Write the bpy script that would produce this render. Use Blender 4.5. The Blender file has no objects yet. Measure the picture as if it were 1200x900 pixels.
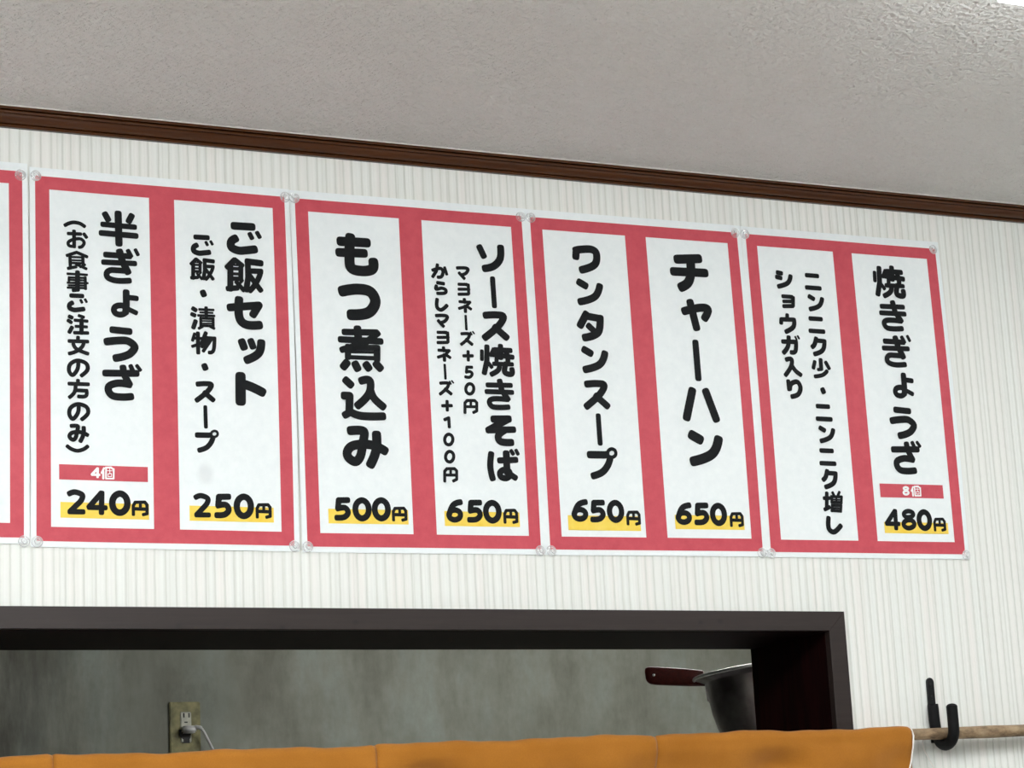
import bpy, bmesh, math, random
from mathutils import Vector, Matrix
C = bpy.context.scene.collection
random.seed(4)
SC = bpy.context.scene

# ---------------------------------------------------------------- camera, world, light, exposure
cam_d = bpy.data.cameras.new('camera'); cam = bpy.data.objects.new('camera', cam_d); C.objects.link(cam)
R_ = Vector((.90832, -.41528, -.04977)); U_ = Vector((-.04717, -.22012, .97433)); F_ = Vector((.41559, .88262, .21952))
cam.matrix_world = Matrix(((R_.x, U_.x, -F_.x, -.5466), (R_.y, U_.y, -F_.y, -2.3499), (R_.z, U_.z, -F_.z, 1.5506), (0, 0, 0, 1)))
cam_d.sensor_width = 36; cam_d.lens = 80.07; cam_d.clip_start = .05
SC.camera = cam
w = bpy.data.worlds.new('World'); SC.world = w; w.use_nodes = True
w.node_tree.nodes['Background'].inputs[0].default_value = (.88, .95, 1, 1)
w.node_tree.nodes['Background'].inputs[1].default_value = .3
SC.view_settings.view_transform = 'Standard'; SC.view_settings.look = 'None'
SC.view_settings.gamma = 1; SC.view_settings.use_curve_mapping = False
SC.view_settings.exposure = 0.88
LAMP = (4.2, 9.5, 7.0)   # brightness of the dining room lamps: right, left, added rear fill
KITCHEN_LAMP = 18.5    # brightness of the kitchen lamp
TOP = 2.34             # height of the posters' upper red edge; D below is measured down from here
CEIL = 2.411

# ---------------------------------------------------------------- helpers
def mat(name, color, rough=.6, metal=0, spec=.5, **kw):
    m = bpy.data.materials.new(name); m.use_nodes = True
    b = m.node_tree.nodes['Principled BSDF']
    b.inputs['Base Color'].default_value = (*color, 1); b.inputs['Roughness'].default_value = rough
    b.inputs['Metallic'].default_value = metal; b.inputs['Specular IOR Level'].default_value = spec
    for k, v in kw.items(): b.inputs[k.replace('_', ' ')].default_value = v
    return m
class N:
    """small node-writing helper"""
    def __init__(s, m): s.t = m.node_tree; s.b = s.t.nodes['Principled BSDF']
    def n(s, kind, **kw):
        x = s.t.nodes.new('ShaderNode' + kind)
        for k, v in kw.items():
            if k.startswith('i_'): x.inputs[k[2:].replace('_', ' ')].default_value = v
            else: setattr(x, k, v)
        return x
    def l(s, a, b): s.t.links.new(a, b)
    def coord(s, scale=(1, 1, 1)):
        c = s.n('TexCoord'); m = s.n('Mapping'); m.inputs['Scale'].default_value = scale
        s.l(c.outputs['Object'], m.inputs['Vector']); return m.outputs[0]
    def ramp(s, fac, stops):
        r = s.n('ValToRGB'); e = r.color_ramp.elements
        e[0].position, e[0].color = stops[0][0], (*stops[0][1], 1); e[1].position, e[1].color = stops[-1][0], (*stops[-1][1], 1)
        for p, c in stops[1:-1]:
            q = e.new(p); q.color = (*c, 1)
        s.l(fac, r.inputs[0]); return r.outputs[0]
    def math(s, op, a, b=None, c=None):
        m = s.n('Math', operation=op)
        for i, v in enumerate((a, b, c)):
            if v is None: continue
            if isinstance(v, (int, float)): m.inputs[i].default_value = v
            else: s.l(v, m.inputs[i])
        return m.outputs[0]
    def mix(s, fac, a, b, mode='MIX'):
        m = s.n('MixRGB', blend_type=mode)
        for i, v in enumerate((fac, a, b)):
            if isinstance(v, (int, float)): m.inputs[i].default_value = v
            elif isinstance(v, tuple): m.inputs[i].default_value = (*v, 1)
            else: s.l(v, m.inputs[i])
        return m.outputs[0]
    def bump(s, h, strength, dist):
        b = s.n('Bump'); b.inputs['Strength'].default_value = strength; b.inputs['Distance'].default_value = dist
        s.l(h, b.inputs['Height']); s.l(b.outputs[0], s.b.inputs['Normal']); return b
    def col(s, c): s.l(c, s.b.inputs['Base Color'])

def link(name, me, m=None, parent=None, kind=None):
    o = bpy.data.objects.new(name, me); C.objects.link(o)
    if m and not me.materials: me.materials.append(m)
    if parent: o.parent = parent
    if kind: o['kind'] = kind
    return o
def obj(name, bm, m, parent=None, kind=None, smooth=False):
    me = bpy.data.meshes.new(name); bm.normal_update(); bm.to_mesh(me); bm.free()
    if smooth:
        for p in me.polygons: p.use_smooth = True
    return link(name, me, m, parent, kind)
def tag(o, label, cat, group=None):
    o['label'] = label; o['category'] = cat
    if group: o['group'] = group
    return o
def empty(name, loc, label=None, cat=None, group=None):
    o = bpy.data.objects.new(name, None); C.objects.link(o); o.location = loc; o.empty_display_size = .05
    if label: tag(o, label, cat, group)
    return o
def box(bm, x0, x1, y0, y1, z0, z1, bev=0):
    r = bmesh.ops.create_cube(bm, size=1)
    for v in r['verts']:
        v.co = Vector(((x0 + x1) / 2 + v.co.x * (x1 - x0), (y0 + y1) / 2 + v.co.y * (y1 - y0), (z0 + z1) / 2 + v.co.z * (z1 - z0)))
    if bev:
        es = list({e for v in r['verts'] for e in v.link_edges})
        bmesh.ops.bevel(bm, geom=es, offset=bev, segments=2, affect='EDGES', clamp_overlap=True)
def bx(*a, bev=0):
    bm = bmesh.new(); box(bm, *a, bev=bev); return bm
def lathe(prof, seg=32, M=None):
    """profile of (radius, height) about Z"""
    bm = bmesh.new(); rings = []
    for r, h in prof:
        if r < 1e-6: rings.append([bm.verts.new((0, 0, h))])
        else: rings.append([bm.verts.new((r * math.cos(2 * math.pi * i / seg), r * math.sin(2 * math.pi * i / seg), h)) for i in range(seg)])
    for a, b in zip(rings, rings[1:]):
        for i in range(seg):
            j = (i + 1) % seg
            vs = [a[i % len(a)], a[j % len(a)], b[j % len(b)], b[i % len(b)]]
            u = []
            for v in vs:
                if v not in u: u.append(v)
            if len(u) > 2: bm.faces.new(u)
    bmesh.ops.recalc_face_normals(bm, faces=bm.faces)
    if M: bm.transform(M)
    return bm
def tube(pts, rad, seg=14, up=Vector((0, 0, 1)), squash=1.0):
    bm = bmesh.new(); pts = [Vector(p) for p in pts]; rings = []
    rad = rad if isinstance(rad, (list, tuple)) else [rad] * len(pts)
    side = None
    for i, p in enumerate(pts):
        t = (pts[min(i + 1, len(pts) - 1)] - pts[max(i - 1, 0)]).normalized()
        if side is None:
            side = t.cross(up)
            if side.length < .1: side = t.cross(Vector((1, 0, 0)))
        side = (side - t * side.dot(t)).normalized(); o2 = t.cross(side)
        rings.append([bm.verts.new(p + rad[i] * (side * math.cos(a) + o2 * squash * math.sin(a))) for a in [2 * math.pi * k / seg for k in range(seg)]])
    for a, b in zip(rings, rings[1:]):
        for i in range(seg): bm.faces.new((a[i], a[(i + 1) % seg], b[(i + 1) % seg], b[i]))
    bm.faces.new(rings[0]); bm.faces.new(rings[-1])
    bmesh.ops.recalc_face_normals(bm, faces=bm.faces); return bm
def smooth_curve(pts, n=6, closed=False):
    """Catmull-Rom through the points (any dimension)"""
    P = [Vector(p) for p in pts]; out = []; m = len(P); A = P[0] + (P[0] - P[1]) * .5 + (P[0] - P[1] - (P[1] - P[min(2, m - 1)])) * .5 ; Z = P[-1] + (P[-1] - P[-2]) * .5 + (P[-1] - P[-2] - (P[-2] - P[max(-3, -m)])) * .5
    rng = range(m) if closed else range(m - 1)
    for i in rng:
        if closed: p0, p1, p2, p3 = P[i - 1], P[i], P[(i + 1) % m], P[(i + 2) % m]
        else: p0, p1, p2, p3 = (P[i - 1] if i else A), P[i], P[i + 1], (P[i + 2] if i + 2 < m else Z)
        for k in range(n):
            t = k / n
            out.append(.5 * ((2 * p1) + (p2 - p0) * t + (2 * p0 - 5 * p1 + 4 * p2 - p3) * t * t + (3 * p1 - p0 - 3 * p2 + p3) * t ** 3))
    if not closed: out.append(P[-1])
    return out

# ---------------------------------------------------------------- materials
def wallpaper():
    m = mat('ribbed_wallpaper', (.8, .82, .78), .75, spec=.2); n = N(m)
    sx = n.n('SeparateXYZ'); n.l(n.coord(), sx.inputs[0])
    X = n.math('ADD', sx.outputs[0], n.math('MULTIPLY', sx.outputs[1], 1.0))
    v1 = n.n('TexVoronoi', voronoi_dimensions='1D', feature='DISTANCE_TO_EDGE', i_Scale=91.0, i_Randomness=.38); n.l(X, v1.inputs['W'])
    v2 = n.n('TexVoronoi', voronoi_dimensions='1D', feature='DISTANCE_TO_EDGE', i_Scale=33.0, i_Randomness=.9); n.l(X, v2.inputs['W'])
    nz = n.n('TexNoise', noise_dimensions='1D', i_Scale=330.0, i_Detail=2.0); n.l(X, nz.inputs['W'])
    lo = n.n('TexNoise', noise_dimensions='1D', i_Scale=38.0, i_Detail=1.0); n.l(X, lo.inputs['W'])
    g1 = n.ramp(v1.outputs[0], [(0, (0, 0, 0)), (.06, (.25, .25, .25)), (.13, (.82, .82, .82)), (.34, (1, 1, 1))])
    g2 = n.ramp(v2.outputs[0], [(0, (.45, .45, .45)), (.05, (.9, .9, .9)), (.1, (1, 1, 1))])
    g = n.mix(1.0, g1, g2, 'MULTIPLY')
    base = n.mix(n.ramp(lo.outputs[0], [(.4, (0, 0, 0)), (.7, (1, 1, 1))]), (.82, .835, .80), (.835, .82, .785))
    c = n.mix(g, (.70, .71, .66), base)
    c = n.mix(.07, c, n.ramp(nz.outputs[0], [(.35, (.3, .3, .3)), (.65, (1, 1, 1))]), 'MULTIPLY')
    n.col(c)
    fine = n.n('TexNoise', i_Scale=420.0, i_Detail=3.0); n.l(n.coord((1, 1, .35)), fine.inputs['Vector'])
    h = n.math('ADD', g, n.math('MULTIPLY', fine.outputs[0], .5)); h = n.math('ADD', h, n.math('MULTIPLY', nz.outputs[0], .5))
    n.bump(h, .6, .0010); return m
def ceilpaper():
    m = mat('embossed_ceiling_paper', (.84, .825, .80), .45, spec=.4); n = N(m)
    a = n.n('TexNoise', i_Scale=150.0, i_Detail=2.5, i_Roughness=.6, i_Distortion=.8); n.l(n.coord(), a.inputs['Vector'])
    b = n.n('TexVoronoi', feature='SMOOTH_F1', i_Scale=160.0); n.l(n.coord(), b.inputs['Vector'])
    h = n.math('ADD', n.math('MULTIPLY', a.outputs[0], 1.4), b.outputs[0])
    n.bump(h, 1.0, .0048); return m
def plain(name, col, rough=.8, sc=30.0, amt=.08, spec=.3, bump=.1, bd=.001):
    m = mat(name, col, rough, spec=spec); n = N(m)
    a = n.n('TexNoise', i_Scale=sc, i_Detail=4.0); n.l(n.coord(), a.inputs['Vector'])
    lo = tuple(c * (1 - amt) for c in col); hi = tuple(min(1, c * (1 + amt)) for c in col)
    n.col(n.ramp(a.outputs[0], [(.3, lo), (.7, hi)])); n.bump(a.outputs[0], bump, bd); return m
def wood(name, c0, c1, rough=.35, stretch=(1, 20, 20), sc=14.0, spec=.5, bump=.1):
    m = mat(name, c0, rough, spec=spec); n = N(m)
    a = n.n('TexNoise', i_Scale=sc, i_Detail=6.0, i_Roughness=.6); n.l(n.coord(stretch), a.inputs['Vector'])
    n.col(n.ramp(a.outputs[0], [(.32, c0), (.68, c1)])); n.bump(a.outputs[0], bump, .0006); return m
def kitchenwall():
    m = mat('grimy_kitchen_wall', (.2, .22, .19), .6, spec=.3); n = N(m)
    st = n.n('TexNoise', i_Scale=5.0, i_Detail=7.0, i_Roughness=.62); n.l(n.coord((2.2, 1, .7)), st.inputs['Vector'])
    bl = n.n('TexNoise', i_Scale=3.2, i_Detail=5.0, i_Roughness=.6); n.l(n.coord((1, 1, 1.2)), bl.inputs['Vector'])
    fn = n.n('TexNoise', i_Scale=60.0, i_Detail=5.0, i_Roughness=.7); n.l(n.coord((1, 1, .6)), fn.inputs['Vector'])
    c = n.ramp(st.outputs[0], [(.28, (.19, .19, .155)), (.5, (.275, .285, .245)), (.72, (.31, .345, .315))])
    c = n.mix(.7, c, n.ramp(bl.outputs[0], [(.32, (.56, .53, .47)), (.60, (1, 1, 1))]), 'MULTIPLY')
    c = n.mix(.5, c, n.ramp(fn.outputs[0], [(.3, (.72, .72, .70)), (.62, (1, 1, 1))]), 'MULTIPLY')
    # soot streaks burnt onto the wall at the stove's end and around the socket
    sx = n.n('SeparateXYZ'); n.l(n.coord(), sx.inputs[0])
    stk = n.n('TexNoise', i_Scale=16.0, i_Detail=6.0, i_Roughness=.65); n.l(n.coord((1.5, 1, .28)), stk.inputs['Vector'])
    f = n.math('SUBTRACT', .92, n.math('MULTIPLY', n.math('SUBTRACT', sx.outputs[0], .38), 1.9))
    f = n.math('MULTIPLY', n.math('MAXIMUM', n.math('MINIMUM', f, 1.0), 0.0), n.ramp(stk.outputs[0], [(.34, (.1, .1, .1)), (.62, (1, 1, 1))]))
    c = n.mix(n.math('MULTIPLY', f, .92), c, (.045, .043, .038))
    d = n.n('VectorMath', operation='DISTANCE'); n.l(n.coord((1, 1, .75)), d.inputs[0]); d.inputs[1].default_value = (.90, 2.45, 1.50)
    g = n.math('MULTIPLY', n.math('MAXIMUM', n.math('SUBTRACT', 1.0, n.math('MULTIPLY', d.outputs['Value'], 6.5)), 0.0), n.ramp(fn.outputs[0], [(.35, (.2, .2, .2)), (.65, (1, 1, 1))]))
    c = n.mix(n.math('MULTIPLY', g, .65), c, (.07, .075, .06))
    n.col(c); n.bump(st.outputs[0], .25, .004); return m
def paper(name, smudge=None):
    m = mat(name, (.83, .87, .88), .55, spec=.25); n = N(m)
    a = n.n('TexNoise', i_Scale=95.0, i_Detail=4.0, i_Roughness=.7); n.l(n.coord(), a.inputs['Vector'])
    c = n.ramp(a.outputs[0], [(.3, (.79, .835, .845)), (.7, (.84, .88, .885))])
    if smudge:
        d = n.n('VectorMath', operation='DISTANCE'); n.l(n.coord((1.35, 1, 1)), d.inputs[0]); d.inputs[1].default_value = smudge
        f = n.ramp(d.outputs['Value'], [(.007, (1, 1, 1)), (.0145, (0, 0, 0))])
        c = n.mix(n.math('MULTIPLY', f, .28), c, (.5, .52, .53))
    n.col(c); b = n.n('TexNoise', i_Scale=9.0, i_Detail=2.0); n.l(n.coord(), b.inputs['Vector']); n.bump(b.outputs[0], .15, .004)
    return m
def ink(name, c0, c1, sc=60.0, rough=.5, spec=.25):
    m = mat(name, c0, rough, spec=spec); n = N(m)
    a = n.n('TexNoise', i_Scale=sc, i_Detail=4.0, i_Roughness=.7); n.l(n.coord(), a.inputs['Vector'])
    n.col(n.ramp(a.outputs[0], [(.32, c0), (.68, c1)])); return m
def casing():
    m = wood('dark_brown_casing', (.017, .0098, .0085), (.025, .0155, .0135), .5, sc=10.0, spec=.4); n = N(m)
    c = n.b.inputs['Base Color'].links[0].from_socket
    for x, d in ((.786, .4842), (.8127, .4831), (.15, .4902), (.2664, .4926), (.3516, .4858)):      # small dark knots in the wood
        q = n.n('VectorMath', operation='DISTANCE'); n.l(n.coord((.8, 0, 1)), q.inputs[0]); q.inputs[1].default_value = (x * .8, 0, TOP - d)
        c = n.mix(n.ramp(q.outputs['Value'], [(.0008, (.85, .85, .85)), (.0026, (0, 0, 0))]), c, (.005, .003, .0025))
    n.col(c); return m
def dented():
    m = mat('worn_steel', (.52, .49, .50), .38, 1.0); n = N(m)
    a = n.n('TexNoise', i_Scale=17.0, i_Detail=4.0); n.l(n.coord(), a.inputs['Vector'])
    n.col(n.ramp(a.outputs[0], [(.35, (.17, .145, .16)), (.65, (.46, .44, .45))])); n.bump(a.outputs[0], .35, .006); return m
def clearplastic():
    m = mat('clear_plastic', (.93, .94, .94), .06, spec=.8); n = N(m)
    tr = n.n('BsdfTransparent'); lw = n.n('LayerWeight'); lw.inputs['Blend'].default_value = .42
    f = n.math('ADD', .17, n.math('MULTIPLY', lw.outputs['Facing'], .62)); mx = n.n('MixShader')
    n.l(f, mx.inputs[0]); n.l(tr.outputs[0], mx.inputs[1]); n.l(n.b.outputs[0], mx.inputs[2])
    n.l(mx.outputs[0], n.t.nodes['Material Output'].inputs['Surface']); return m
M = dict(
    wall=wallpaper(), ceil=ceilpaper(), kwall=kitchenwall(),
    moulding=wood('dark_varnished_moulding', (.050, .0140, .0026), (.074, .022, .0045), .2, stretch=(.6, 12, 12), spec=.35, bump=.01),
    caulk=plain('caulk', (.75, .72, .68)),
    casing=casing(),
    lining=wood('dark_red_brown_lining', (.003, .0007, .0007), (.015, .0028, .0028), .55, stretch=(14, 14, 1), sc=9.0, spec=.07),
    kceil=plain('kitchen_ceiling_paint', (.30, .30, .27)), kfloor=plain('kitchen_floor_tile', (.12, .12, .11)),
    floor=wood('dining_floor_boards', (.42, .40, .375), (.52, .50, .475), .4, stretch=(1, 12, 12), sc=5.0),
    steel=dented(),
    rimsteel=mat('bright_rolled_rim', (.85, .85, .85), .32, 1.0),
    redwood=wood('dark_red_wood', (.042, .004, .003), (.075, .008, .006), .45, spec=.2),
    black=plain('black_rubber_coating', (.0025, .0025, .003), .6, 200.0, .3, .2),
    blackmetal=mat('black_painted_steel', (.003, .003, .0035), .45, spec=.3),
    screw=mat('dark_screw', (.02, .02, .02), .35, .8),
    bark=None, cloth=None,
    white_thread=plain('white_cotton_cord', (.78, .74, .69), .9, 400.0),
    plate=plain('stained_socket_plate', (.20, .185, .085), .5, 45.0, .45),
    socket=plain('ivory_socket', (.50, .50, .43), .45, 60.0, .15),
    plug=plain('white_plug_plastic', (.55, .55, .55), .45), slot=mat('slot_black', (.004, .004, .004), .6),
    housing=mat('white_lamp_housing', (.8, .8, .8), .5),
    paper=paper('poster_paper'), paper_smudged=paper('poster_paper_smudged', (.1851 * 1.35, -.0015, TOP - .3233)),
    red=ink('printed_red', (.53, .066, .092), (.60, .088, .115)), black_ink=ink('printed_black', (.009, .010, .011), (.014, .015, .016), spec=.07),
    yellow=ink('printed_yellow', (.86, .60, .06), (.90, .68, .13), 40.0), white_ink=mat('unprinted_white', (.86, .87, .87), .5),
    clear=clearplastic(), pin_steel=mat('pin_steel', (.55, .55, .56), .3, 1.0),
)
def bark():
    m = mat('peeled_branch_bark', (.3, .2, .12), .65); n = N(m)
    a = n.n('TexNoise', i_Scale=70.0, i_Detail=6.0, i_Roughness=.65); n.l(n.coord((.45, 1, 1)), a.inputs['Vector'])
    b = n.n('TexNoise', i_Scale=26.0, i_Detail=3.0); n.l(n.coord(), b.inputs['Vector'])
    c = n.ramp(a.outputs[0], [(.32, (.07, .04, .022)), (.48, (.27, .18, .10)), (.68, (.46, .34, .21))])
    n.col(n.mix(n.ramp(b.outputs[0], [(.45, (0, 0, 0)), (.66, (.7, .7, .7))]), c, (.17, .12, .07))); n.bump(a.outputs[0], .5, .001); return m
def cloth():
    m = mat('orange_brown_cotton', (.42, .17, .022), .85, spec=.15, Sheen_Weight=.15); n = N(m)
    a = n.n('TexNoise', i_Scale=700.0, i_Detail=2.0); n.l(n.coord(), a.inputs['Vector'])
    b = n.n('TexNoise', i_Scale=14.0, i_Detail=3.0); n.l(n.coord(), b.inputs['Vector'])
    c = n.ramp(b.outputs[0], [(.3, (.36, .132, .013)), (.7, (.44, .170, .021))])
    n.col(n.mix(.18, c, n.ramp(a.outputs[0], [(.3, (.4, .4, .4)), (.7, (1, 1, 1))]), 'MULTIPLY')); n.bump(a.outputs[0], .2, .0004); return m
M['bark'] = bark(); M['cloth'] = cloth()
def emis(name, col, s):
    m = mat(name, (.8, .8, .8)); b = m.node_tree.nodes['Principled BSDF']
    b.inputs['Emission Color'].default_value = (*col, 1); b.inputs['Emission Strength'].default_value = s; return m
for i_, s_ in enumerate(LAMP): M['glow%d' % i_] = emis('lit_diffuser', (.96, .99, 1), s_)
M['kglow'] = emis('lit_kitchen_tube', (1, 1, .97), KITCHEN_LAMP)

# ---------------------------------------------------------------- the setting
def struct(name, bm, m): return obj(name, bm, m, None, 'structure')
X0, X1, Y0 = -2.3, 3.1, -4.2
OX0, OX1, OZ0, OZ1, TH = -.86, .987, 1.0, TOP - .4705, .175      # hatch opening in the wall (outer size of its casing), wall thickness
bm = bmesh.new()
IX0, IX1, IZ1 = OX0 + .012, OX1 - .012, OZ1 - .012
box(bm, X0, IX0, 0, TH, 0, CEIL); box(bm, IX1, X1, 0, TH, 0, CEIL); box(bm, IX0, IX1, 0, TH, 0, OZ0); box(bm, IX0, IX1, 0, TH, IZ1, CEIL)
struct('wall_back', bm, M['wall'])
struct('wall_left', bx(X0 - .12, X0, Y0, 0, 0, CEIL), M['wall']); struct('wall_right', bx(X1, X1 + .12, Y0, 0, 0, CEIL), M['wall'])
struct('wall_front', bx(X0, X1, Y0 - .12, Y0, 0, CEIL), M['wall'])
struct('ceiling', bx(X0 - .12, X1 + .12, Y0 - .12, TH - .01, CEIL, CEIL + .1), M['ceil'])
struct('floor', bx(X0 - .12, X1 + .12, Y0 - .12, TH, -.1, 0), M['floor'])
KY = 2.45
struct('wall_kitchen_back', bx(X0, X1 + .5, KY, KY + .12, 0, 2.5), M['kwall'])
struct('wall_kitchen_left', bx(X0 - .12, X0, TH, KY, 0, 2.5), M['kwall']); struct('wall_kitchen_right', bx(X1 + .5, X1 + .62, TH, KY, 0, 2.5), M['kwall'])
struct('ceiling_kitchen', bx(X0 - .12, X1 + .62, TH - .01, KY + .12, 2.5, 2.6), M['kceil'])
struct('floor_kitchen', bx(X0 - .12, X1 + .62, TH, KY + .12, -.1, 0), M['kfloor'])
# crown moulding: profile (out from wall, height above its foot), swept along the wall
H = CEIL - (TOP + .0515)
prof = [(0, 0), (.0045, 0), (.0058, .0010), (.0058, .0024), (.0042, .0030)]
for i in range(9):
    a = i / 8 * math.pi / 2; prof.append((.0050 + .0092 * math.sin(a), .0034 + .0078 * (1 - math.cos(a))))
prof += [(.0136, .0116), (.0136, .0121)] + [(.0152 + .0024 * math.cos(a), .0137 + .0017 * math.sin(a)) for a in [math.pi * (k / 8 - .5) for k in range(9)]] + [(.0150, .0156), (.0192, .0159), (.0205, .0164), (.0205, H - .0008), (0, H - .0008)]
bm = bmesh.new(); ra = [bm.verts.new((X0, -p, TOP + .0515 + h)) for p, h in prof]; rb = [bm.verts.new((X1, -p, TOP + .0515 + h)) for p, h in prof]
for i in range(len(prof)): j = (i + 1) % len(prof); bm.faces.new((ra[i], ra[j], rb[j], rb[i]))
bm.faces.new(ra); bm.faces.new(rb); bmesh.ops.recalc_face_normals(bm, faces=bm.faces)
crown = struct('trim_1', bm, M['moulding'])
obj('caulk_bead', bx(X0, X1, -.0215, -.0005, CEIL - .0011, CEIL - .0001), M['caulk'], crown)

# the hatch to the kitchen: casing on the dining side, linings through the wall, sill
win = empty('window_1', ((OX0 + OX1) / 2, 0, OZ0)); win['kind'] = 'structure'
def child(name, bm, m, parent, smooth=False):
    o = obj(name, bm, m, parent, smooth=smooth); o.matrix_parent_inverse = Matrix.Translation(-parent.location) if parent.parent is None else Matrix.Translation(-(parent.location))
    return o
CW = .0235                     # face width of the casing
def prism(poly, y0, y1, bev=.0008):
    bm = bmesh.new(); a = [bm.verts.new((x, y0, z)) for x, z in poly]; b = [bm.verts.new((x, y1, z)) for x, z in poly]
    bm.faces.new(a); bm.faces.new(b)
    for i in range(len(poly)): j = (i + 1) % len(poly); bm.faces.new((a[i], a[j], b[j], b[i]))
    bmesh.ops.recalc_face_normals(bm, faces=bm.faces)
    if bev: bmesh.ops.bevel(bm, geom=[e for e in bm.edges], offset=bev, segments=1, affect='EDGES')
    return bm
child('top_casing', prism([(OX0, OZ1), (OX1, OZ1), (OX1 - CW, OZ1 - CW), (OX0 + CW, OZ1 - CW)], -.008, .003, .0004), M['casing'], win)
child('side_casing', prism([(OX1, OZ1), (OX1, OZ0), (OX1 - CW, OZ0), (OX1 - CW, OZ1 - CW)], -.008, .003, .0004), M['casing'], win)
child('side_casing', prism([(OX0, OZ1), (OX0 + CW, OZ1 - CW), (OX0 + CW, OZ0), (OX0, OZ0)], -.008, .003, .0004), M['casing'], win)
child('head_lining', bx(IX0, IX1, .003, TH + .004, OZ1 - CW - .0005, IZ1), M['lining'], win)
child('jamb_lining', bx(OX1 - CW - .0005, IX1, .003, TH + .004, OZ0, OZ1 - CW - .0006), M['lining'], win)
child('jamb_lining', bx(IX0, OX0 + CW + .0005, .003, TH + .004, OZ0, OZ1 - CW - .0006), M['lining'], win)
child('sill', bx(OX0 - .02, OX1 + .0, -.012, TH + .004, OZ0 - .03, OZ0, bev=.002), M['casing'], win)
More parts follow.
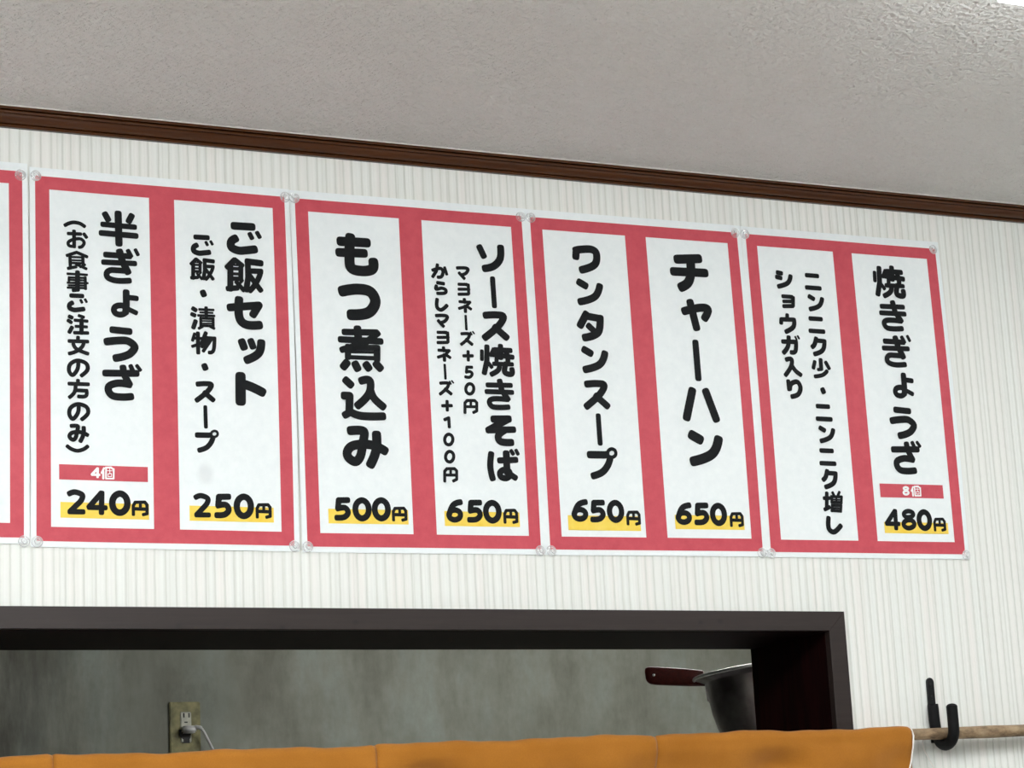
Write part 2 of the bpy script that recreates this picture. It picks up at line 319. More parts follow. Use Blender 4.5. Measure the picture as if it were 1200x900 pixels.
# ---------------------------------------------------------------- lettering data
GLYPHS = {
 '半': 's17:49,13 50,89;s13:10,43 90,44;s14:6,66 93,67;s15:16,17 22,28;s15:83,16 77,28',
 'ぎ': 's14:16,22 75,22;s13:10,42 88,40;s17:51,13 57,36 70,62;c14:69,61 44,61 26,62 17,70 20,82 41,88 73,86;s11:73,9 79,20;s9:92,5 97,15',
 'き': 's13:17,22 86,20;s13:13,41 89,40;s16:54,11 59,36 75,59;c14:74,61 45,60 25,63 19,72 27,83 48,85 75,83',
 'ょ': 's16:65,18 65,51 63,67;s13:74,30 90,31;r14:64,63 63,68 60,72 54,75 48,76 42,75 37,73 34,69 33,65 34,60 37,56 43,53 49,52 55,52 60,55 63,58;s12:69,60 88,68',
 'う': 's16:29,16 70,18;c18:15,47 42,43 67,43 84,57 73,74 56,83 37,88',
 'ざ': 's16:9,28 86,25;s16:53,13 55,29 68,52;c17:67,54 40,52 18,60 16,74 27,85 49,87 71,85;s11:73,8 78,19;s9:89,6 96,15',
 '（': 'c15:1,88 21,77 42,72 67,75 87,86',
 '）': 'c15:2,12 21,24 46,30 72,23 90,10',
 'お': 's15:15,27 69,25;s16:40,15 40,86;c14:40,86 17,84 14,68 35,54 69,48 86,63 78,82 65,88;s15:87,25 96,37',
 '食': 's12:8,31 51,13 97,30;s12:20,36 22,89;s8:25,37 80,35;s12:79,33 80,63;s7:25,52 77,50;s9:25,65 79,63;s12:13,91 46,82;s11:49,69 93,87;s10:87,69 68,80',
 '事': 's10:9,17 96,16;s9:16,34 89,31;s8:16,45 89,43;s9:9,59 99,55;s8:13,71 90,67;s9:9,82 91,79;s12:89,30 90,81;s10:15,34 15,48;s19:54,9 53,87;s14:54,90 35,93',
 'ご': 's19:26,18 73,17;c20:26,53 16,62 17,77 36,84 55,82 77,78;s12:68,38 72,46;s11:88,33 93,42',
 '飯': 's12:6,30 23,12;s11:27,11 43,23;s4:23,24 35,24;s12:13,31 11,88;s10:41,29 40,59;s7:12,34 42,33;s6:12,48 42,47;s9:12,61 41,60;s11:6,88 28,85;s9:29,70 46,89;s6:44,64 37,72;s13:60,12 94,14;s12:60,15 60,55 54,87;s11:66,37 94,36;c11:94,37 89,53 78,73 65,89;s11:63,48 92,86',
 'セ': 's19:11,38 87,28 72,52;c21:34,18 34,63 51,81 85,81',
 'ッ': 's19:40,29 44,40;s17:64,26 68,37;c20:91,29 83,56 54,74',
 'ト': 's25:34,21 33,82;c22:35,37 62,45 89,57',
 '注': 's16:17,17 24,20;s15:11,36 21,42;s16:25,68 15,87;s13:60,10 78,15;s13:41,32 94,33;s12:45,60 92,60;s14:39,90 96,88;s17:70,31 69,88',
 '文': 's16:53,12 52,25;s16:14,30 95,28;c16:80,30 70,55 44,76 15,87;c16:32,44 48,66 95,83',
 'の': 'c17:53,21 49,58 27,86 11,67 17,36 50,18 88,29 95,57 69,85',
 '方': 's16:51,11 51,23;s16:12,26 96,25;c16:40,30 35,63 14,87;s16:43,55 89,55;c16:89,55 86,79 55,83',
 'み': 'c17:21,18 42,17 49,22 45,43 39,69 28,81 14,74 11,62 21,50 44,45 69,47 90,56;c18:75,26 73,56 61,84',
 '込': 's15:15,16 23,23;s15:10,47 21,47 19,80;s14:20,81 11,86;c15:21,79 44,87 90,86;c15:49,14 66,14 63,40 39,65;c15:67,35 74,50 91,65',
 '煮': 's12:16,15 84,12;s15:44,8 45,29;s12:7,31 93,30;s12:87,14 61,34 10,52;s11:25,47 84,44;s12:22,46 21,66;s13:85,45 84,67;s5:28,56 79,54;s8:21,67 83,66;s15:17,80 12,86;s15:37,82 40,88;s15:61,82 64,86;s15:83,79 89,85',
 'も': 's18:17,24 72,23;s17:13,48 65,46;c20:37,16 34,54 37,79 60,84 82,79 86,65',
 'つ': 'c21:17,29 49,23 76,27 86,48 70,71 34,78',
 '焼': 's10:4,26 3,48;s14:20,13 18,53 9,86;s9:39,18 30,35;s10:20,55 31,69;s13:46,19 91,19;s14:62,9 61,40;s13:37,33 96,38;s13:78,20 83,38;s11:40,60 94,59;s11:49,37 47,58;s13:83,40 82,57;c13:56,63 51,78 32,90;c14:75,60 71,82 83,88 93,86 94,75',
 'そ': 's19:30,19 74,17;s18:72,19 13,50;s17:12,51 87,47;c19:58,51 41,66 47,82 78,84',
 'ば': 'c17:16,20 12,54 17,86;s16:42,36 89,33;s19:62,17 62,67;r16:71,74 70,78 66,82 61,85 55,86 49,85 44,83 41,79 40,74 41,70 45,66 50,63 56,62 62,63 67,65 70,69;s16:67,72 85,83;s11:78,9 82,15;s10:93,7 97,15',
 'ソ': 's18:16,22 26,44;c20:81,19 77,51 57,73 30,82',
 'ス': 'c19:23,20 55,17 77,21 60,49 18,84;s19:50,55 81,80',
 'か': 'c19:9,46 56,33 72,51 62,80 41,87;s19:38,14 30,50 7,84;s17:84,28 94,64',
 'ら': 's20:35,21 69,24;c19:24,42 23,60 58,52 83,62 76,80 32,85',
 'し': 'c21:24,24 22,68 47,83 82,57',
 'マ': 'c19:16,19 66,16 83,24 68,48 39,61;s19:27,51 54,79',
 'ヨ': 's18:20,19 68,17;s18:79,20 79,70;s18:58,17 77,21;s18:17,80 73,76;s17:18,49 81,45',
 'ネ': 's19:48,11 49,26;s17:19,25 82,25;s17:82,25 56,52 14,66;s19:51,52 51,82;s17:64,52 85,65',
 'ズ': 'c18:20,20 58,17 68,24 55,49 15,83;s19:47,55 79,79;s10:76,9 82,21;s9:90,4 98,14',
 '+': 's18:25,53 78,50;s18:53,27 52,76',
 '5': 's17:70,19 40,20 36,49;c17:36,50 60,46 72,60 56,79 30,79',
 '0': 'r18:77,48 74,60 68,70 60,77 50,80 40,78 32,72 27,62 26,51 29,39 35,29 43,22 53,19 63,21 71,27 76,37',
 '円': 's15:14,91 16,35 30,20 78,18 91,30 89,79 69,89;s14:16,57 89,55;s13:54,21 52,54',
 '1': 's18:34,33 58,23 59,74',
 'ワ': 's21:17,42 19,26;c21:19,24 38,20 69,18 84,30 77,62 36,81',
 'ン': 's20:23,20 39,28;c20:86,29 68,60 23,77',
 'タ': 's21:35,15 16,46;s20:35,19 79,24;c21:80,24 74,60 56,75 29,83;s18:43,49 61,65',
 'プ': 's21:16,25 60,24;c20:78,35 69,55 51,74 24,85;r10:98,17 97,22 94,26 89,29 84,30 79,29 75,27 72,23 72,18 73,14 76,10 81,7 86,6 91,7 95,9 97,13;s15:61,21 69,20',
 'チ': 's19:24,22 76,17;s18:12,51 90,49;c20:56,22 55,51 47,73 30,85',
 'ャ': 'c17:31,40 72,30 90,33 81,52;s17:46,21 57,75',
 'ー': 's16:50,12 51,90',
 'ハ': 's20:31,22 14,79;s19:66,22 86,80',
 'シ': 's19:23,22 39,24;s19:17,43 34,46;c20:86,37 69,67 24,85',
 'ョ': 's17:38,30 82,30;s17:89,34 86,68;s17:74,30 87,34;s17:39,75 82,72;s15:40,53 85,50',
 'ウ': 's17:49,16 48,30;s18:15,51 17,36 79,34;c20:82,36 76,67 39,90',
 'ガ': 's19:15,37 81,35;c20:45,18 38,57 16,85;c19:81,37 75,76 55,84;s9:80,13 85,23;s9:93,9 98,18',
 '入': 'c19:25,17 49,16 44,47 14,86;c19:48,42 63,64 88,82',
 'り': 's19:21,17 22,50;c20:27,47 37,25 68,16 82,42 68,71 37,83',
 'ニ': 's19:17,21 71,21;s19:12,78 79,78',
 'ク': 'c20:37,14 28,38 17,50;s19:36,21 77,22;c20:80,23 68,63 27,83',
 '少': 's19:52,11 52,48;s14:52,52 37,54;s17:20,21 12,46;s17:79,21 92,44;c17:79,61 56,78 19,86',
 '・': 's23:51,47 53,52',
 '増': 's14:12,34 36,33;s15:26,13 20,78;s15:12,83 32,74;s11:57,9 62,19;s11:91,6 84,18;s11:49,26 100,26;s11:51,26 48,51;s11:101,26 97,53;s11:48,51 98,51;s6:48,39 100,39;s8:74,24 72,52;s11:49,65 94,65;s11:49,65 45,89;s11:95,65 91,90;s11:46,88 91,90;s7:48,77 93,78',
 '漬': 's14:10,15 17,19;s13:5,38 13,41;s14:17,67 9,90;s8:35,16 91,15;s6:38,28 88,27;s8:30,41 94,39;s11:62,9 62,41;s8:39,52 90,51;s9:39,52 39,81;s9:90,51 90,80;s8:38,82 89,81;s5:39,63 88,61;s5:38,73 88,71;s9:44,86 32,93;s9:79,84 92,90',
 '物': 's13:26,15 26,92;s10:12,18 4,43;s9:10,35 39,34;s10:4,68 41,54;s13:58,13 44,48;s11:55,30 94,31;c12:94,31 89,79 73,90;s11:66,36 42,67;s11:81,35 48,84',
 '2': 'c31:16,6 45,-2 81,12 76,40 47,71 20,98;s29:17,102 84,101',
 '4': 's31:69,-1 9,72;s29:9,76 91,76;s31:74,-2 72,101',
 '０': 'r37:90,49 87,69 78,86 65,97 49,102 34,98 21,87 13,71 10,51 13,31 22,14 35,3 51,-2 66,2 79,13 87,29',
 '圓': 's16:14,83 14,37 24,18 75,16 86,30 86,78 67,83;s17:15,53 86,54;s15:51,19 51,51',
 '５': 's36:80,-1 27,1 22,45;c35:22,48 66,44 82,71 59,96 15,101',
 '6': 'c37:85,-3 41,16 14,72;r35:85,72 82,83 74,93 62,99 48,102 34,100 22,94 15,85 12,74 16,62 24,53 36,46 50,44 64,46 76,52 83,61',
 '8': 'r31:85,14 81,22 73,28 61,33 47,35 34,34 23,30 16,23 14,15 17,8 26,1 38,-4 51,-6 65,-4 76,0 83,6;r33:87,78 83,89 73,97 60,103 44,106 29,104 17,98 9,90 7,80 11,70 21,61 34,55 50,53 65,54 77,60 85,68',
 '個': 's11:31,26 19,50;s12:27,43 27,79;s10:41,22 67,20 81,31;s9:82,29 81,79;s9:42,23 41,80;s9:41,80 79,79;s4:48,38 74,38;s4:61,27 61,54;s4:52,54 52,69;s4:52,54 70,53;s4:70,53 70,68;s4:52,69 70,68',
}
INK = {'2': [0, -18, 98, 116], '4': [-6, -18, 106, 116], '０': [-8, -20, 108, 120], '圓': [6, 8, 94, 91], '５': [-2, -19, 100, 118], '6': [-6, -22, 104, 120], '8': [-10, -22, 104, 122], '個': [14, 15, 86, 85]}
LINES = {
 'T1': ('半ぎょうざ', (0.0921, 0.0525), (0.0933, 0.2266)),
 'N1': ('（お食事ご注文の方のみ）', (0.0446, 0.0446), (0.0450, 0.3082)),
 'T2': ('ご飯セット', (0.2350, 0.0533), (0.2342, 0.2265)),
 'N2': ('ご飯・漬物・スープ', (0.1861, 0.0650), (0.1863, 0.2881)),
 'T3': ('もつ煮込み', (0.3704, 0.0623), (0.3723, 0.2871)),
 'T4': ('ソース焼きそば', (0.5400, 0.0540), (0.5415, 0.3030)),
 'N4': ('マヨネーズ+50円', (0.5027, 0.0754), (0.5040, 0.2340)),
 'M4': ('からしマヨネーズ+100円', (0.4729, 0.0748), (0.4750, 0.3151)),
 'T5': ('ワンタンスープ', (0.6659, 0.0467), (0.6696, 0.2968)),
 'T6': ('チャーハン', (0.8061, 0.0526), (0.8103, 0.2743)),
 'N7': ('ショウガ入り', (0.9416, 0.0520), (0.9445, 0.1936)),
 'M7': ('ニンニク少・ニンニク増し', (0.9854, 0.0529), (0.9863, 0.3623)),
 'T8': ('焼きぎょうざ', (1.1002, 0.0451), (1.1023, 0.2748)),
}
PRICES = {
 'P1': [('2', 0.0322, 0.3448, 0.0523, 0.3721), ('4', 0.0534, 0.3455, 0.0766, 0.372), ('０', 0.0777, 0.3448, 0.1015, 0.3726), ('圓', 0.1026, 0.3553, 0.1209, 0.372)],
 'P2': [('2', 0.1708, 0.345, 0.1901, 0.3723), ('５', 0.1939, 0.3449, 0.214, 0.3727), ('０', 0.216, 0.3444, 0.2394, 0.3731), ('圓', 0.2412, 0.3546, 0.2594, 0.3717)],
 'P3': [('５', 0.3326, 0.345, 0.3526, 0.3721), ('０', 0.3543, 0.3448, 0.3774, 0.3724), ('０', 0.3774, 0.3442, 0.4004, 0.3719), ('圓', 0.4015, 0.3546, 0.4199, 0.3713)],
 'P4': [('6', 0.4676, 0.3437, 0.4894, 0.3714), ('５', 0.4936, 0.3436, 0.5139, 0.3708), ('０', 0.5139, 0.3435, 0.5375, 0.3713), ('圓', 0.5394, 0.3535, 0.5578, 0.3708)],
 'P5': [('6', 0.6263, 0.3395, 0.6492, 0.3668), ('５', 0.6508, 0.3396, 0.6718, 0.3669), ('０', 0.6732, 0.3393, 0.6963, 0.3671), ('圓', 0.6987, 0.3517, 0.7176, 0.3693)],
 'P6': [('6', 0.7645, 0.3397, 0.7878, 0.3675), ('５', 0.7901, 0.3393, 0.8112, 0.3674), ('０', 0.812, 0.3392, 0.8356, 0.3679), ('圓', 0.839, 0.3502, 0.858, 0.3682)],
 'P8': [('4', 1.0616, 0.3403, 1.0849, 0.3675), ('8', 1.086, 0.3397, 1.1089, 0.3674), ('０', 1.1094, 0.3397, 1.1326, 0.3677), ('圓', 1.1342, 0.3501, 1.1528, 0.3676)],
 'B1': [('4', 0.0583, 0.3206, 0.0688, 0.3322), ('個', 0.0691, 0.3192, 0.0841, 0.3335)],
 'B8': [('8', 1.0915, 0.311, 1.1023, 0.323), ('個', 1.1043, 0.3098, 1.1198, 0.324)],
}
BARS = {
 'P1': (0.0255, 0.3590, 0.1215, 0.3758),
 'P2': (0.1663, 0.3594, 0.2619, 0.3759),
 'P3': (0.3257, 0.3589, 0.4213, 0.3746),
 'P4': (0.4657, 0.3581, 0.5598, 0.3745),
 'P5': (0.6218, 0.3592, 0.7174, 0.3758),
 'P6': (0.7638, 0.3554, 0.8589, 0.3716),
 'P8': (1.0605, 0.3572, 1.1561, 0.3707),
 'B1': (0.0242, 0.3185, 0.1207, 0.3349),
 'B8': (1.0583, 0.3088, 1.1533, 0.3255),
}

# ---------------------------------------------------------------- posters
SW, SH = .297, .417            # sheet size; the printed red field is .285 x .401 with its corner at the poster origin
FW, FH = .285, .4011
# origin of the red field (X, D) and lean of each sheet
SHEETS = [(-.2991, -.0025, -.0024), (0, 0, 0), (.2975, .0006, -.0068), (.5937, -.0012, -.0090), (.8913, -.0033, -.0060)]
def lift(k, u, d):
    """distance of sheet k's surface from the wall at local (u, d): flat at the pinned corners, bowed between them"""
    a = min(max((u + .006) / SW, 0), 1); b = min(max((d + .0095) / SH, 0), 1)
    s = math.sin(math.pi * b)
    return .0012 + s * (.0010 * math.sin(math.pi * a) + (.0034 if k != 4 else .0024) * abs(a) ** 7 + .0022 * (1 - a) ** 7) \
        + .0005 * math.sin(a * 9 + k * 2) * math.sin(b * 7 + k) * math.sin(math.pi * a)
def to_world(k, u, d, off):
    ox, od, r = SHEETS[k]
    return (ox + u * math.cos(r) - d * math.sin(r), -lift(k, u, d) - off, TOP - (od + u * math.sin(r) + d * math.cos(r)))
def to_local(k, X, D):
    ox, od, r = SHEETS[k]; x, y = X - ox, D - od
    return (x * math.cos(r) + y * math.sin(r), -x * math.sin(r) + y * math.cos(r))
def patch(bm, k, u0, d0, u1, d1, off, step=.0075):
    nu = max(1, round((u1 - u0) / step)); nd = max(1, round((d1 - d0) / step))
    g = [[bm.verts.new(to_world(k, u0 + (u1 - u0) * i / nu, d0 + (d1 - d0) * j / nd, off)) for i in range(nu + 1)] for j in range(nd + 1)]
    for j in range(nd):
        for i in range(nu): bm.faces.new((g[j][i], g[j + 1][i], g[j + 1][i + 1], g[j][i + 1]))
class Ink:
    """draws brush strokes (in metres on the wall plane: X right, D down) onto sheet k"""
    def __init__(s, k, off=.0005): s.k, s.bm, s.off, s.c = k, bmesh.new(), off, 0
    def poly(s, pts):
        s.c += 1; vs = [s.bm.verts.new(to_world(s.k, *to_local(s.k, x, y), s.off + 1.5e-6 * (s.c % 60))) for x, y in pts]
        try: s.bm.faces.new(vs)
        except ValueError: pass
    def strip(s, pts, h, closed=False):
        s.c += 1; L = []; n = len(pts); off = s.off + 1.5e-6 * (s.c % 60)
        for i, p in enumerate(pts):
            a = pts[(i - 1) % n] if closed else pts[max(i - 1, 0)]; b = pts[(i + 1) % n] if closed else pts[min(i + 1, n - 1)]
            t = (b - a).normalized(); q = Vector((-t.y, t.x))
            L.append([s.bm.verts.new(to_world(s.k, *to_local(s.k, *(p + q * h * e)), off)) for e in (1, -1)])
        for i in range(n if closed else n - 1):
            j = (i + 1) % n; s.bm.faces.new((L[i][0], L[j][0], L[j][1], L[i][1]))
    def blob(s, c, t, h, n=3.0, ext=1.0):
        q = Vector((-t.y, t.x)); pts = []
        for i in range(20):
            a = 2 * math.pi * i / 20; ca, sa = math.cos(a), math.sin(a)
            x = math.copysign(abs(ca) ** (2 / n), ca); y = math.copysign(abs(sa) ** (2 / n), sa)
            pts.append(c + t * (x * h * ext) + q * (y * h))
        s.poly(pts)
    def glyph(s, data, fx, fy, fw, boost=1.12):
        s.k_ = boost
        for st in data.split(';'):
            hd, body = st.split(':'); kind, w = hd[0], float(hd[1:])
            pts = [Vector((fx(float(a)), fy(float(b)))) for a, b in (p.split(',') for p in body.split())]
            h = fw(w * s.k_) / 2
            if kind == 'r': s.strip(smooth_curve(pts, 3, True), h, True); continue
            if kind == 'c' and len(pts) > 2:
                pts = smooth_curve(pts, 7); s.strip(pts, h)
            else:
                for a, b in zip(pts, pts[1:]): s.strip([a, b], h)
                for i in range(1, len(pts) - 1): s.blob(pts[i], Vector((1, 0)), h, 2.0)
            s.blob(pts[0], (pts[0] - pts[1]).normalized(), h, 2.9); s.blob(pts[-1], (pts[-1] - pts[-2]).normalized(), h, 2.9)
HEAVY = {'飯': 1.36, '漬': 1.36, '物': 1.32, '食': 1.3, '事': 1.2, '焼': 1.18, '増': 1.25, '円': 1.25, '（': 1.2, '）': 1.2, '煮': 1.15, '注': 1.2, 'ー': 1.0, 'プ': 1.05, 'ハ': 1.0}
def line_ink(k, *names):
    I = Ink(k)
    for nm in names:
        t, a, b = LINES[nm]; a = Vector(a); b = Vector(b); n = len(t) - 1; em = (b - a).length / n
        for i, ch in enumerate(t):
            c = a + (b - a) * i / n
            I.glyph(GLYPHS[ch], lambda x: c.x + (x - 50) / 100 * em, lambda y: c.y + (y - 50) / 100 * em, lambda w: w / 100 * em, HEAVY.get(ch, 1.12))
    return I.bm
def box_ink(k, name, off=.0005, shrink=1.0):
    I = Ink(k, off)
    for ch, x0, y0, x1, y1 in PRICES[name]:
        bx0, by0, bx1, by1 = INK[ch]
        sx, sy = (x1 - x0) / (bx1 - bx0), (y1 - y0) / (by1 - by0)
        I.glyph(GLYPHS[ch], lambda x: x0 + (x - bx0) * sx, lambda y: y0 + (y - by0) * sy, lambda w: w * (sx + sy) / 2 * shrink, 1.12 if ch == '圓' else .97)
    return I.bm
def bar(k, name, off):
    x0, y0, x1, y1 = BARS[name]; u0, d0 = to_local(k, x0, y0); u1, d1 = to_local(k, x1, y1); bm = bmesh.new(); patch(bm, k, u0, d0, u1, d1, off); return bm
PANEL = [(.0155, .1268), (.1553, .2705)]; PD = (.0146, .3858)
def poster(k, label):
    ox, od, r = SHEETS[k]
    root = empty('menu_poster', (ox + .1425, 0, TOP - od - .408), label, 'poster', 'menu posters pinned along the wall')
    bm = bmesh.new(); patch(bm, k, -.006, -.0095, .291, .4075, 0)
    child('sheet', bm, M['paper_smudged'] if k == 1 else M['paper'], root, True)
    bm = bmesh.new(); xs = [0, PANEL[0][0], PANEL[0][1], PANEL[1][0], PANEL[1][1], FW]
    patch(bm, k, 0, 0, FW, PD[0], .0002); patch(bm, k, 0, PD[1], FW, FH, .0002)
    for i in (0, 2, 4): patch(bm, k, xs[i], PD[0], xs[i + 1], PD[1], .0002)
    child('red_border', bm, M['red'], root, True)
    return root
def letters(root, k, title=(), note=(), price=(), banner=None):
    for nm in title: child('title_lettering', line_ink(k, nm), M['black_ink'], root)
    for nm in note: child('note_lettering', line_ink(k, nm), M['black_ink'], root)
    for nm in price:
        child('price_highlight', bar(k, nm, .00032), M['yellow'], root); child('price_lettering', box_ink(k, nm), M['black_ink'], root)
    if banner:
        child('portion_banner', bar(k, banner, .00032), M['red'], root); child('banner_lettering', box_ink(k, banner), M['white_ink'], root)
poster(0, 'red-bordered menu poster cut off at the left edge, only a blank white strip showing')
letters(poster(1, 'red-bordered menu poster priced 240円 and 250円, for half gyoza and rice set'), 1, ('T1', 'T2'), ('N1', 'N2'), ('P1', 'P2'), 'B1')
letters(poster(2, 'red-bordered menu poster priced 500円 and 650円, for offal stew and sauce yakisoba'), 2, ('T3', 'T4'), ('N4', 'M4'), ('P3', 'P4'))
letters(poster(3, 'red-bordered menu poster priced 650円 twice, for wonton soup and fried rice'), 3, ('T5', 'T6'), (), ('P5', 'P6'))
letters(poster(4, 'red-bordered menu poster priced 480円 for fried gyoza, rightmost on the wall'), 4, ('T8',), ('N7', 'M7'), ('P8',), 'B8')

# ---------------------------------------------------------------- clear push pins at the sheet corners
PINS = [(-.0160, .0010, 'at the top right corner of the cut-off left poster'),
        (.0005, .0004, 'at the top left corner of the 240円 half gyoza poster'), (.2857, .0005, 'at the top right corner of the 250円 rice set poster'),
        (.2968, .0006, 'at the top left corner of the 500円 offal stew poster'), (.5817, -.0002, 'at the top right corner of the sauce yakisoba poster'),
        (.5946, -.0002, 'at the top left corner of the wonton soup poster'), (.8760, -.0030, 'at the top right corner of the fried rice poster'),
        (.8900, -.0025, 'at the top left corner of the 480円 gyoza poster'), (1.1725, -.0036, 'at the top right corner of the rightmost poster'),
        (-.0131, .4018, 'at the bottom right corner of the cut-off left poster'), (.0005, .4020, 'at the bottom left corner of the 240円 half gyoza poster'),
        (.2847, .4014, 'at the bottom right corner of the 250円 rice set poster'), (.3003, .4021, 'at the bottom left corner of the 500円 offal stew poster'),
        (.5841, .4016, 'at the bottom right corner of the sauce yakisoba poster'), (.5981, .4013, 'at the bottom left corner of the wonton soup poster'),
        (.8809, .3991, 'at the bottom right corner of the fried rice poster'), (.8934, .3994, 'at the bottom left corner of the 480円 gyoza poster'),
        (1.1795, .3969, 'at the bottom right corner of the rightmost poster')]
RX = Matrix.Rotation(math.pi / 2, 4, 'X')
bm = lathe([(0, 0), (.0054, 0), (.0062, .0005), (.0062, .0011), (.0052, .0018), (.0036, .0022), (.0029, .0027), (.0030, .0037), (.0024, .0043), (0, .0045)], 28, RX)
head_me = bpy.data.meshes.new('pin_head'); bm.to_mesh(head_me); bm.free(); head_me.materials.append(M['clear'])
for p in head_me.polygons: p.use_smooth = True
bm = lathe([(0, -.009), (.0005, -.007), (.0005, .0026), (0, .0028)], 10, RX)
needle_me = bpy.data.meshes.new('pin_needle'); bm.to_mesh(needle_me); bm.free(); needle_me.materials.append(M['pin_steel'])
for i, (x, d, where) in enumerate(PINS):
    root = empty('push_pin', (x, -.0016, TOP - d), 'clear round plastic push pin ' + where, 'push pin', 'clear push pins holding the posters')
    rr = random.Random(i); root.rotation_euler = (rr.uniform(-.12, .12), 0, rr.uniform(-.12, .12))
    link('head', head_me, None, root); link('needle', needle_me, None, root)

# ---------------------------------------------------------------- rod, hook, noren
RY = -.022
def rodD(x): return .6350 - .0128 * (x + .044) + .0008 * math.sin(x * 7)
rr = random.Random(8); pts, rad = [], []
for i in range(90):
    x = -1.05 + i * (3.2 - .55) / 89 * .97
    pts.append((x, RY + rr.uniform(-.0003, .0003), TOP - rodD(x))); rad.append(.0071 + .0003 * math.sin(x * 23) + rr.uniform(-.0002, .0002) + (.0004 if i % 11 == 0 else 0))
tag(obj('curtain_rod', tube(pts, rad, 18), M['bark'], None, smooth=True), 'thin natural wooden branch rod carrying the orange curtain across the hatch', 'rod')
def hook(hx, label):
    base = TOP - rodD(hx)
    root = empty('rod_hook', (hx, 0, base - .012), label, 'hook', 'black rod hooks on the wall')
    z1 = base + .0700
    # flat strip with rounded top, two screw holes
    bm = bmesh.new(); pr = [(-.0054, base - .010), (.0054, base - .010), (.0054, z1 - .0054)] + [(.0054 * math.cos(a), z1 - .0054 + .0054 * math.sin(a)) for a in [math.pi * k / 8 for k in range(1, 8)]] + [(-.0054, z1 - .0054)]
    o = prism([(hx + a, b) for a, b in pr], -.0028, -.0002, .0005); child('mounting_strip', o, M['blackmetal'], root)
    for dz in (.0095, .0245):
        b = lathe([(0, 0), (.0027, 0), (.0023, .0009), (.0008, .0013), (0, .0009)], 14, Matrix.Translation((hx, -.0026, z1 - dz)) @ RX); child('screw', b, M['screw'], root)
    # rubber sleeved J: down the wall, under the rod, up in front
    P = smooth_curve([(hx - .0022, -.0068, base + .0370), (hx - .0018, -.0070, base + .012), (hx, -.0082, base - .002), (hx, -.0130, base - .0105), (hx, -.0230, base - .0140),
                      (hx, -.0345, base - .0105), (hx, -.0415, base - .001), (hx, -.0425, base + .012), (hx, -.0425, base + .0280), (hx, -.0425, base + .0315)], 5)
    n = len(P); rd = [.0069] * n; P += [P[-1] + Vector((0, 0, d)) for d in (.0012, .0022, .0028)]; rd = [.0069] * (n - 1) + [.0066, .0058, .0044, .0022]; rd[0] = .0066
    child('rubber_sleeve', tube(P, rd, 16, Vector((1, 0, 0)), 1.0), M['black'], root, True)
    return root
hook(1.1075, 'black rubber-sleeved J hook screwed to the wall, holding the rod right of the curtain')

# the curtain: panels side by side, each turned over the rod and hanging in front of the wall
cur = empty('noren_curtain', (.1, RY, 1.30), 'orange-brown cotton noren curtain hanging from the wooden rod across the hatch', 'curtain')
EDG = [-.690, -.340, .0098, .3620, .7060, 1.0560]
rr = random.Random(5); PH = [rr.uniform(0, 6.28) for _ in range(12)]
def fold(x, v):
    """outward displacement of the hanging cloth at X, v metres below the rod"""
    a = min(max((v - .009) / .02, 0), 1.0); q = 0
    for i, f in enumerate((17, 29, 43, 71)): q += math.sin(x * f + PH[i] + v * 6) * (.0036, .0036, .0034, .0020)[i]
    return q * a * (1 + .8 * min(v, .4))
def topz(x): return .0009 * math.sin(x * 31 + 1) + .0006 * math.sin(x * 67 + 2) + .0004 * math.sin(x * 140)
def panel(a, b, bottom):
    bm = bmesh.new(); nx = 80; th = .0009
    prof = []                                   # (kind, value)
    R = .0088
    for i in range(6): prof.append(('back', .050 - .0085 * i))
    for i in range(9): prof.append(('arc', math.pi * i / 8))
    for i in range(46): prof.append(('front', .0015 + (bottom - .0015) * (i / 45) ** 1.5))
    g = []
    for kd, v in prof:
        row = []
        for i in range(nx + 1):
            x = a + (b - a) * i / nx; e = min(i, nx - i) / nx * (b - a)
            zc = TOP - rodD(x) + topz(x)
            pinch = .0014 * math.exp(-(e / .0018) ** 2)             # cloth drawn in along the seams
            if kd == 'back': y, z = RY + R - pinch, zc - v
            elif kd == 'arc': y, z = RY + (R - pinch) * math.cos(v), zc + (R - pinch) * math.sin(v)
            else:
                tk = min(max((v - .010) / .026, 0), 1)
                y, z = RY - R + pinch - fold(x, v) * (1 if v > .002 else 0) + .0042 * (3 * tk * tk - 2 * tk ** 3), zc - v
            if kd == 'back': y = min(y, -.0095 if x > OX0 else y)
            row.append(bm.verts.new((x, y, z)))
        g.append(row)
    for r0, r1 in zip(g, g[1:]):
        for i in range(nx): bm.faces.new((r0[i], r0[i + 1], r1[i + 1], r1[i]))
    bmesh.ops.recalc_face_normals(bm, faces=bm.faces)
    bmesh.ops.solidify(bm, geom=bm.faces[:], thickness=-.0005)
    return bm
for a, b in zip(EDG, EDG[1:]): child('fabric_panel', panel(a, b, .34), M['cloth'], cur, True)
xe = EDG[-1]
hz = []
for i in range(60):
    x = xe - .075 * (1 - i / 59); hz.append((x, RY - .0020, TOP - rodD(x) + topz(x) + .00885))
hz += [(xe + .0003, RY - .0060, TOP - rodD(xe) + .0050), (xe, RY - .0092, TOP - rodD(xe) - .002), (xe - .003, RY - .0115, TOP - rodD(xe) - .014), (xe - .0085, RY - .0125, TOP - rodD(xe) - .032), (xe - .0150, RY - .0125, TOP - rodD(xe) - .050),
       (xe - .0290, RY - .0120, TOP - rodD(xe) - .090), (xe - .034, RY - .012, TOP - rodD(xe) - .15)]
child('edge_cord', tube(hz, [.0003] * 40 + [.0003 + .0006 * i / 20 for i in range(20)] + [.0011] * 7, 8), M['white_thread'], cur, True)
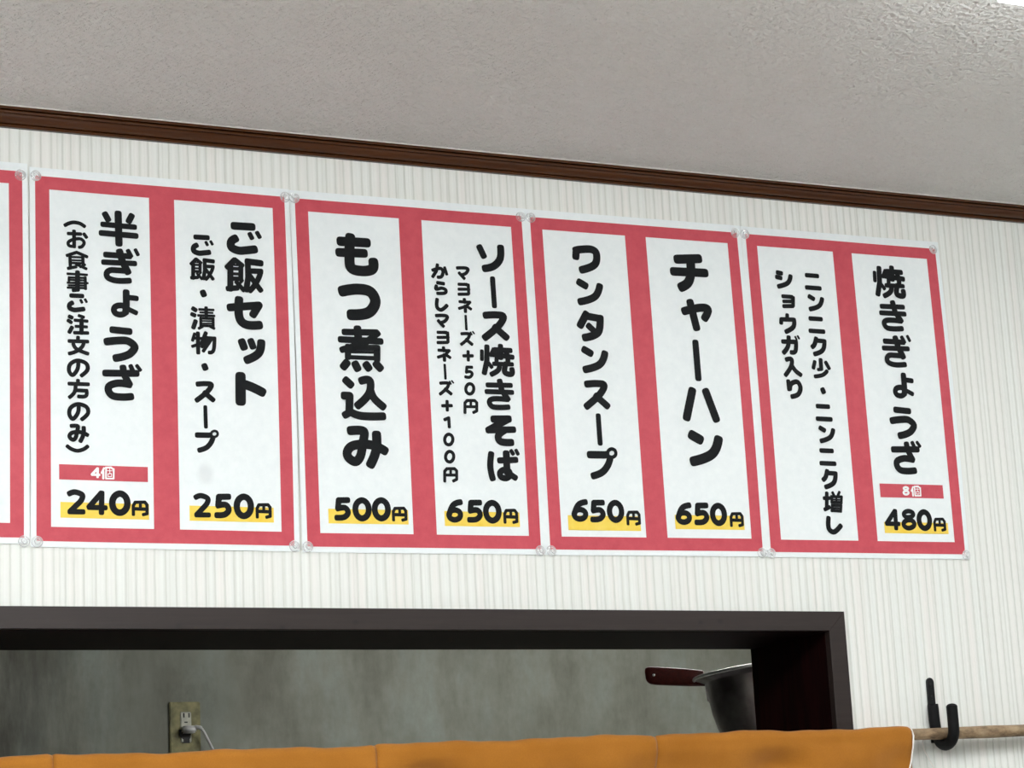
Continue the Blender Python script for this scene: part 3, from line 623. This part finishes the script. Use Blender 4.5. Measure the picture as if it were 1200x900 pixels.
th = [(xe + .0245, RY - .006, TOP - rodD(xe + .02) - .002), (xe + .0255, -.012, TOP - rodD(xe) - .008), (xe + .0300, -.0070, TOP - rodD(xe) - .017), (xe + .0480, -.0045, TOP - rodD(xe) - .047), (xe + .066, -.0045, TOP - rodD(xe) - .082)]
tag(obj('loose_thread', tube(th, .0007, 6), M['white_thread'], None, smooth=True), 'fine pale thread hanging from the rod beside the curtain edge', 'thread')

# ---------------------------------------------------------------- kitchen: socket, plug, shelf, pot
out = empty('wall_socket', (.8902, KY, TOP - .462), 'grimy olive electric socket plate on the kitchen wall', 'socket')
child('plate', bx(.8560, .9245, KY - .007, KY, TOP - .4620, TOP - .3425, bev=.002), M['plate'], out)
sk = child('socket_insert', bx(.8790, .9035, KY - .0095, KY - .006, TOP - .4300, TOP - .3640, bev=.002), M['socket'], out)
for x in (.8850, .8965): child('slot', bx(x, x + .0030, KY - .0099, KY - .009, TOP - .3765, TOP - .3670), M['slot'], out)
child('ground_slot', bx(.8875, .8945, KY - .0099, KY - .009, TOP - .3880, TOP - .3852), M['slot'], out)
child('soot_deposit', prism([(.8745, TOP - .402), (.9040, TOP - .402), (.9010, TOP - .418), (.8985, TOP - .424), (.8990, TOP - .431), (.8835, TOP - .431), (.8850, TOP - .424), (.8760, TOP - .416)], KY - .0096, KY - .0092, 0), M['slot'], out)
pl = empty('power_plug', (.893, KY - .02, TOP - .405), 'white power plug and cable in the kitchen wall socket', 'plug')
child('plug_body', bx(.8800, .9080, KY - .034, KY - .0096, TOP - .4110, TOP - .3955, bev=.003), M['plug'], pl, True)
cb = smooth_curve([(.906, KY - .030, TOP - .3990), (.915, KY - .036, TOP - .4015), (.9215, KY - .036, TOP - .408), (.935, KY - .030, TOP - .430), (.950, KY - .022, TOP - .456), (.965, KY - .016, TOP - .50), (.972, KY - .012, TOP - .62), (.97, KY - .012, TOP - .9)], 6)
child('cable', tube(cb, [.0046 if i < 8 else .0030 for i in range(len(cb))], 10), M['plug'], pl, True)

# steel shelf on brackets behind the hatch's right jamb; the pot stands on it (both mostly hidden)
SZ = TOP - .649
sh = empty('steel_shelf', (1.5, TH, SZ), 'narrow steel shelf behind the hatch jamb, under the pot', 'shelf')
child('shelf_board', bx(1.04, 2.0, TH + .002, .56, SZ - .012, SZ, bev=.002), M['steel'], sh)
for x in (1.10, 1.9): child('bracket', prism([(x, SZ - .012), (x + .004, SZ - .012), (x + .004, SZ - .16), (x, SZ - .16)], TH + .002, TH + .26, .0005), M['steel'], sh)
PR, PC = .1120, Vector((1.137, .392, SZ))
tilt = Matrix.Rotation(math.radians(-4.5), 4, Vector((.515, .857, 0)))
pot = empty('handled_pot', PC, 'dented stainless steel pot with dark red wooden handle behind the hatch', 'pot')
HH = .148
MP = Matrix.Translation(PC + Vector((0, 0, .0065))) @ tilt
outer = [(0, 0), (.040, .001), (.050, .006), (.0600, .020), (.0720, .038), (.0810, .055), (.0880, .074), (.0925, .094), (.0950, .118), (.0960, .137), (.0975, .1388), (.1090, .1435), (.1100, .1455)]
inner = [(.1090, .1460), (.0960, .1415), (.0945, .136), (.0925, .118), (.090, .094), (.0785, .055), (.0575, .020), (.045, .0045), (0, .0035)]
child('body', lathe(outer + inner, 72, MP), M['steel'], pot, True)
child('rim', lathe([(.1112 + .0024 * math.cos(a), .1456 + .0024 * math.sin(a)) for a in [2 * math.pi * i / 12 for i in range(13)]], 72, MP), M['rimsteel'], pot, True)
ha = math.radians(143); hd = Vector((math.cos(ha), math.sin(ha), 0)); hs = Vector((-hd.y, hd.x, 0))
bm = bmesh.new()
prof = [(.097, .0110, .007), (.12, .0125, .009), (.145, .0130, .010), (.165, .0132, .0105), (.1735, .0125, .010), (.1775, .0100, .008), (.1790, .0065, .005)]
rings = []
for r, hh, ww in prof:
    rg = []
    for i in range(20):
        a = 2 * math.pi * i / 20; ca, sa = math.cos(a), math.sin(a)
        rg.append(bm.verts.new(hd * r + hs * (ww * math.copysign(abs(ca) ** .6, ca)) + Vector((0, 0, .1475 + (r - .097) * .20 + hh * math.copysign(abs(sa) ** .5, sa)))))
    rings.append(rg)
for a, b in zip(rings, rings[1:]):
    for i in range(20): bm.faces.new((a[i], a[(i + 1) % 20], b[(i + 1) % 20], b[i]))
bm.faces.new(rings[0]); bm.faces.new(rings[-1]); bmesh.ops.recalc_face_normals(bm, faces=bm.faces)
bm.transform(MP); hnd = child('handle', bm, M['redwood'], pot, True)
e = tube([tuple(hd * .166 + hs * t + Vector((0, 0, .1615))) for t in (-.0120, .0120)], .0021, 10); e.transform(MP); child('hanging_eyelet', e, M['rimsteel'], pot, True)
b = bmesh.new(); box(b, -.008, .008, -.0015, .0015, -.013, .013, bev=.001); b.transform(MP @ Matrix.Translation(hd * .0955 + Vector((0, 0, .127))) @ Matrix.Rotation(ha + math.pi / 2, 4, 'Z')); child('handle_plate', b, M['steel'], pot)

# ---------------------------------------------------------------- lamps
def ceiling_light(x0, x1, y0, y1, z0, label, zc=CEIL, mt='glow', dh=.055):
    root = empty('ceiling_light', ((x0 + x1) / 2, (y0 + y1) / 2, zc), label, 'ceiling light', 'ceiling lights')
    child('housing', bx(x0 + .03, x1 - .03, y0 + .03, y1 - .03, z0 + .012, zc - .0005), M['housing'], root)
    child('diffuser', bx(x0, x1, y0, y1, z0, z0 + dh, bev=.012), M[mt], root, False)
ceiling_light(.712, 1.95, -1.02, -.7385, 2.337, 'white rectangular ceiling light, its edge showing in the top right corner', mt='glow0')
ceiling_light(-1.1, .3, -1.45, -1.15, 2.295, 'white rectangular ceiling light over the left part of the room', mt='glow1', dh=.095)
ceiling_light(-.5, .7, -3.5, -3.2, 2.335, 'added unseen fill light on the ceiling at the far end behind the camera', mt='glow2')  # unseen lamp added behind the camera to light the poster wall evenly
ceiling_light(1.2, 2.3, .95, 1.10, 2.42, 'small kitchen ceiling light above the stove side', 2.5, 'kglow')
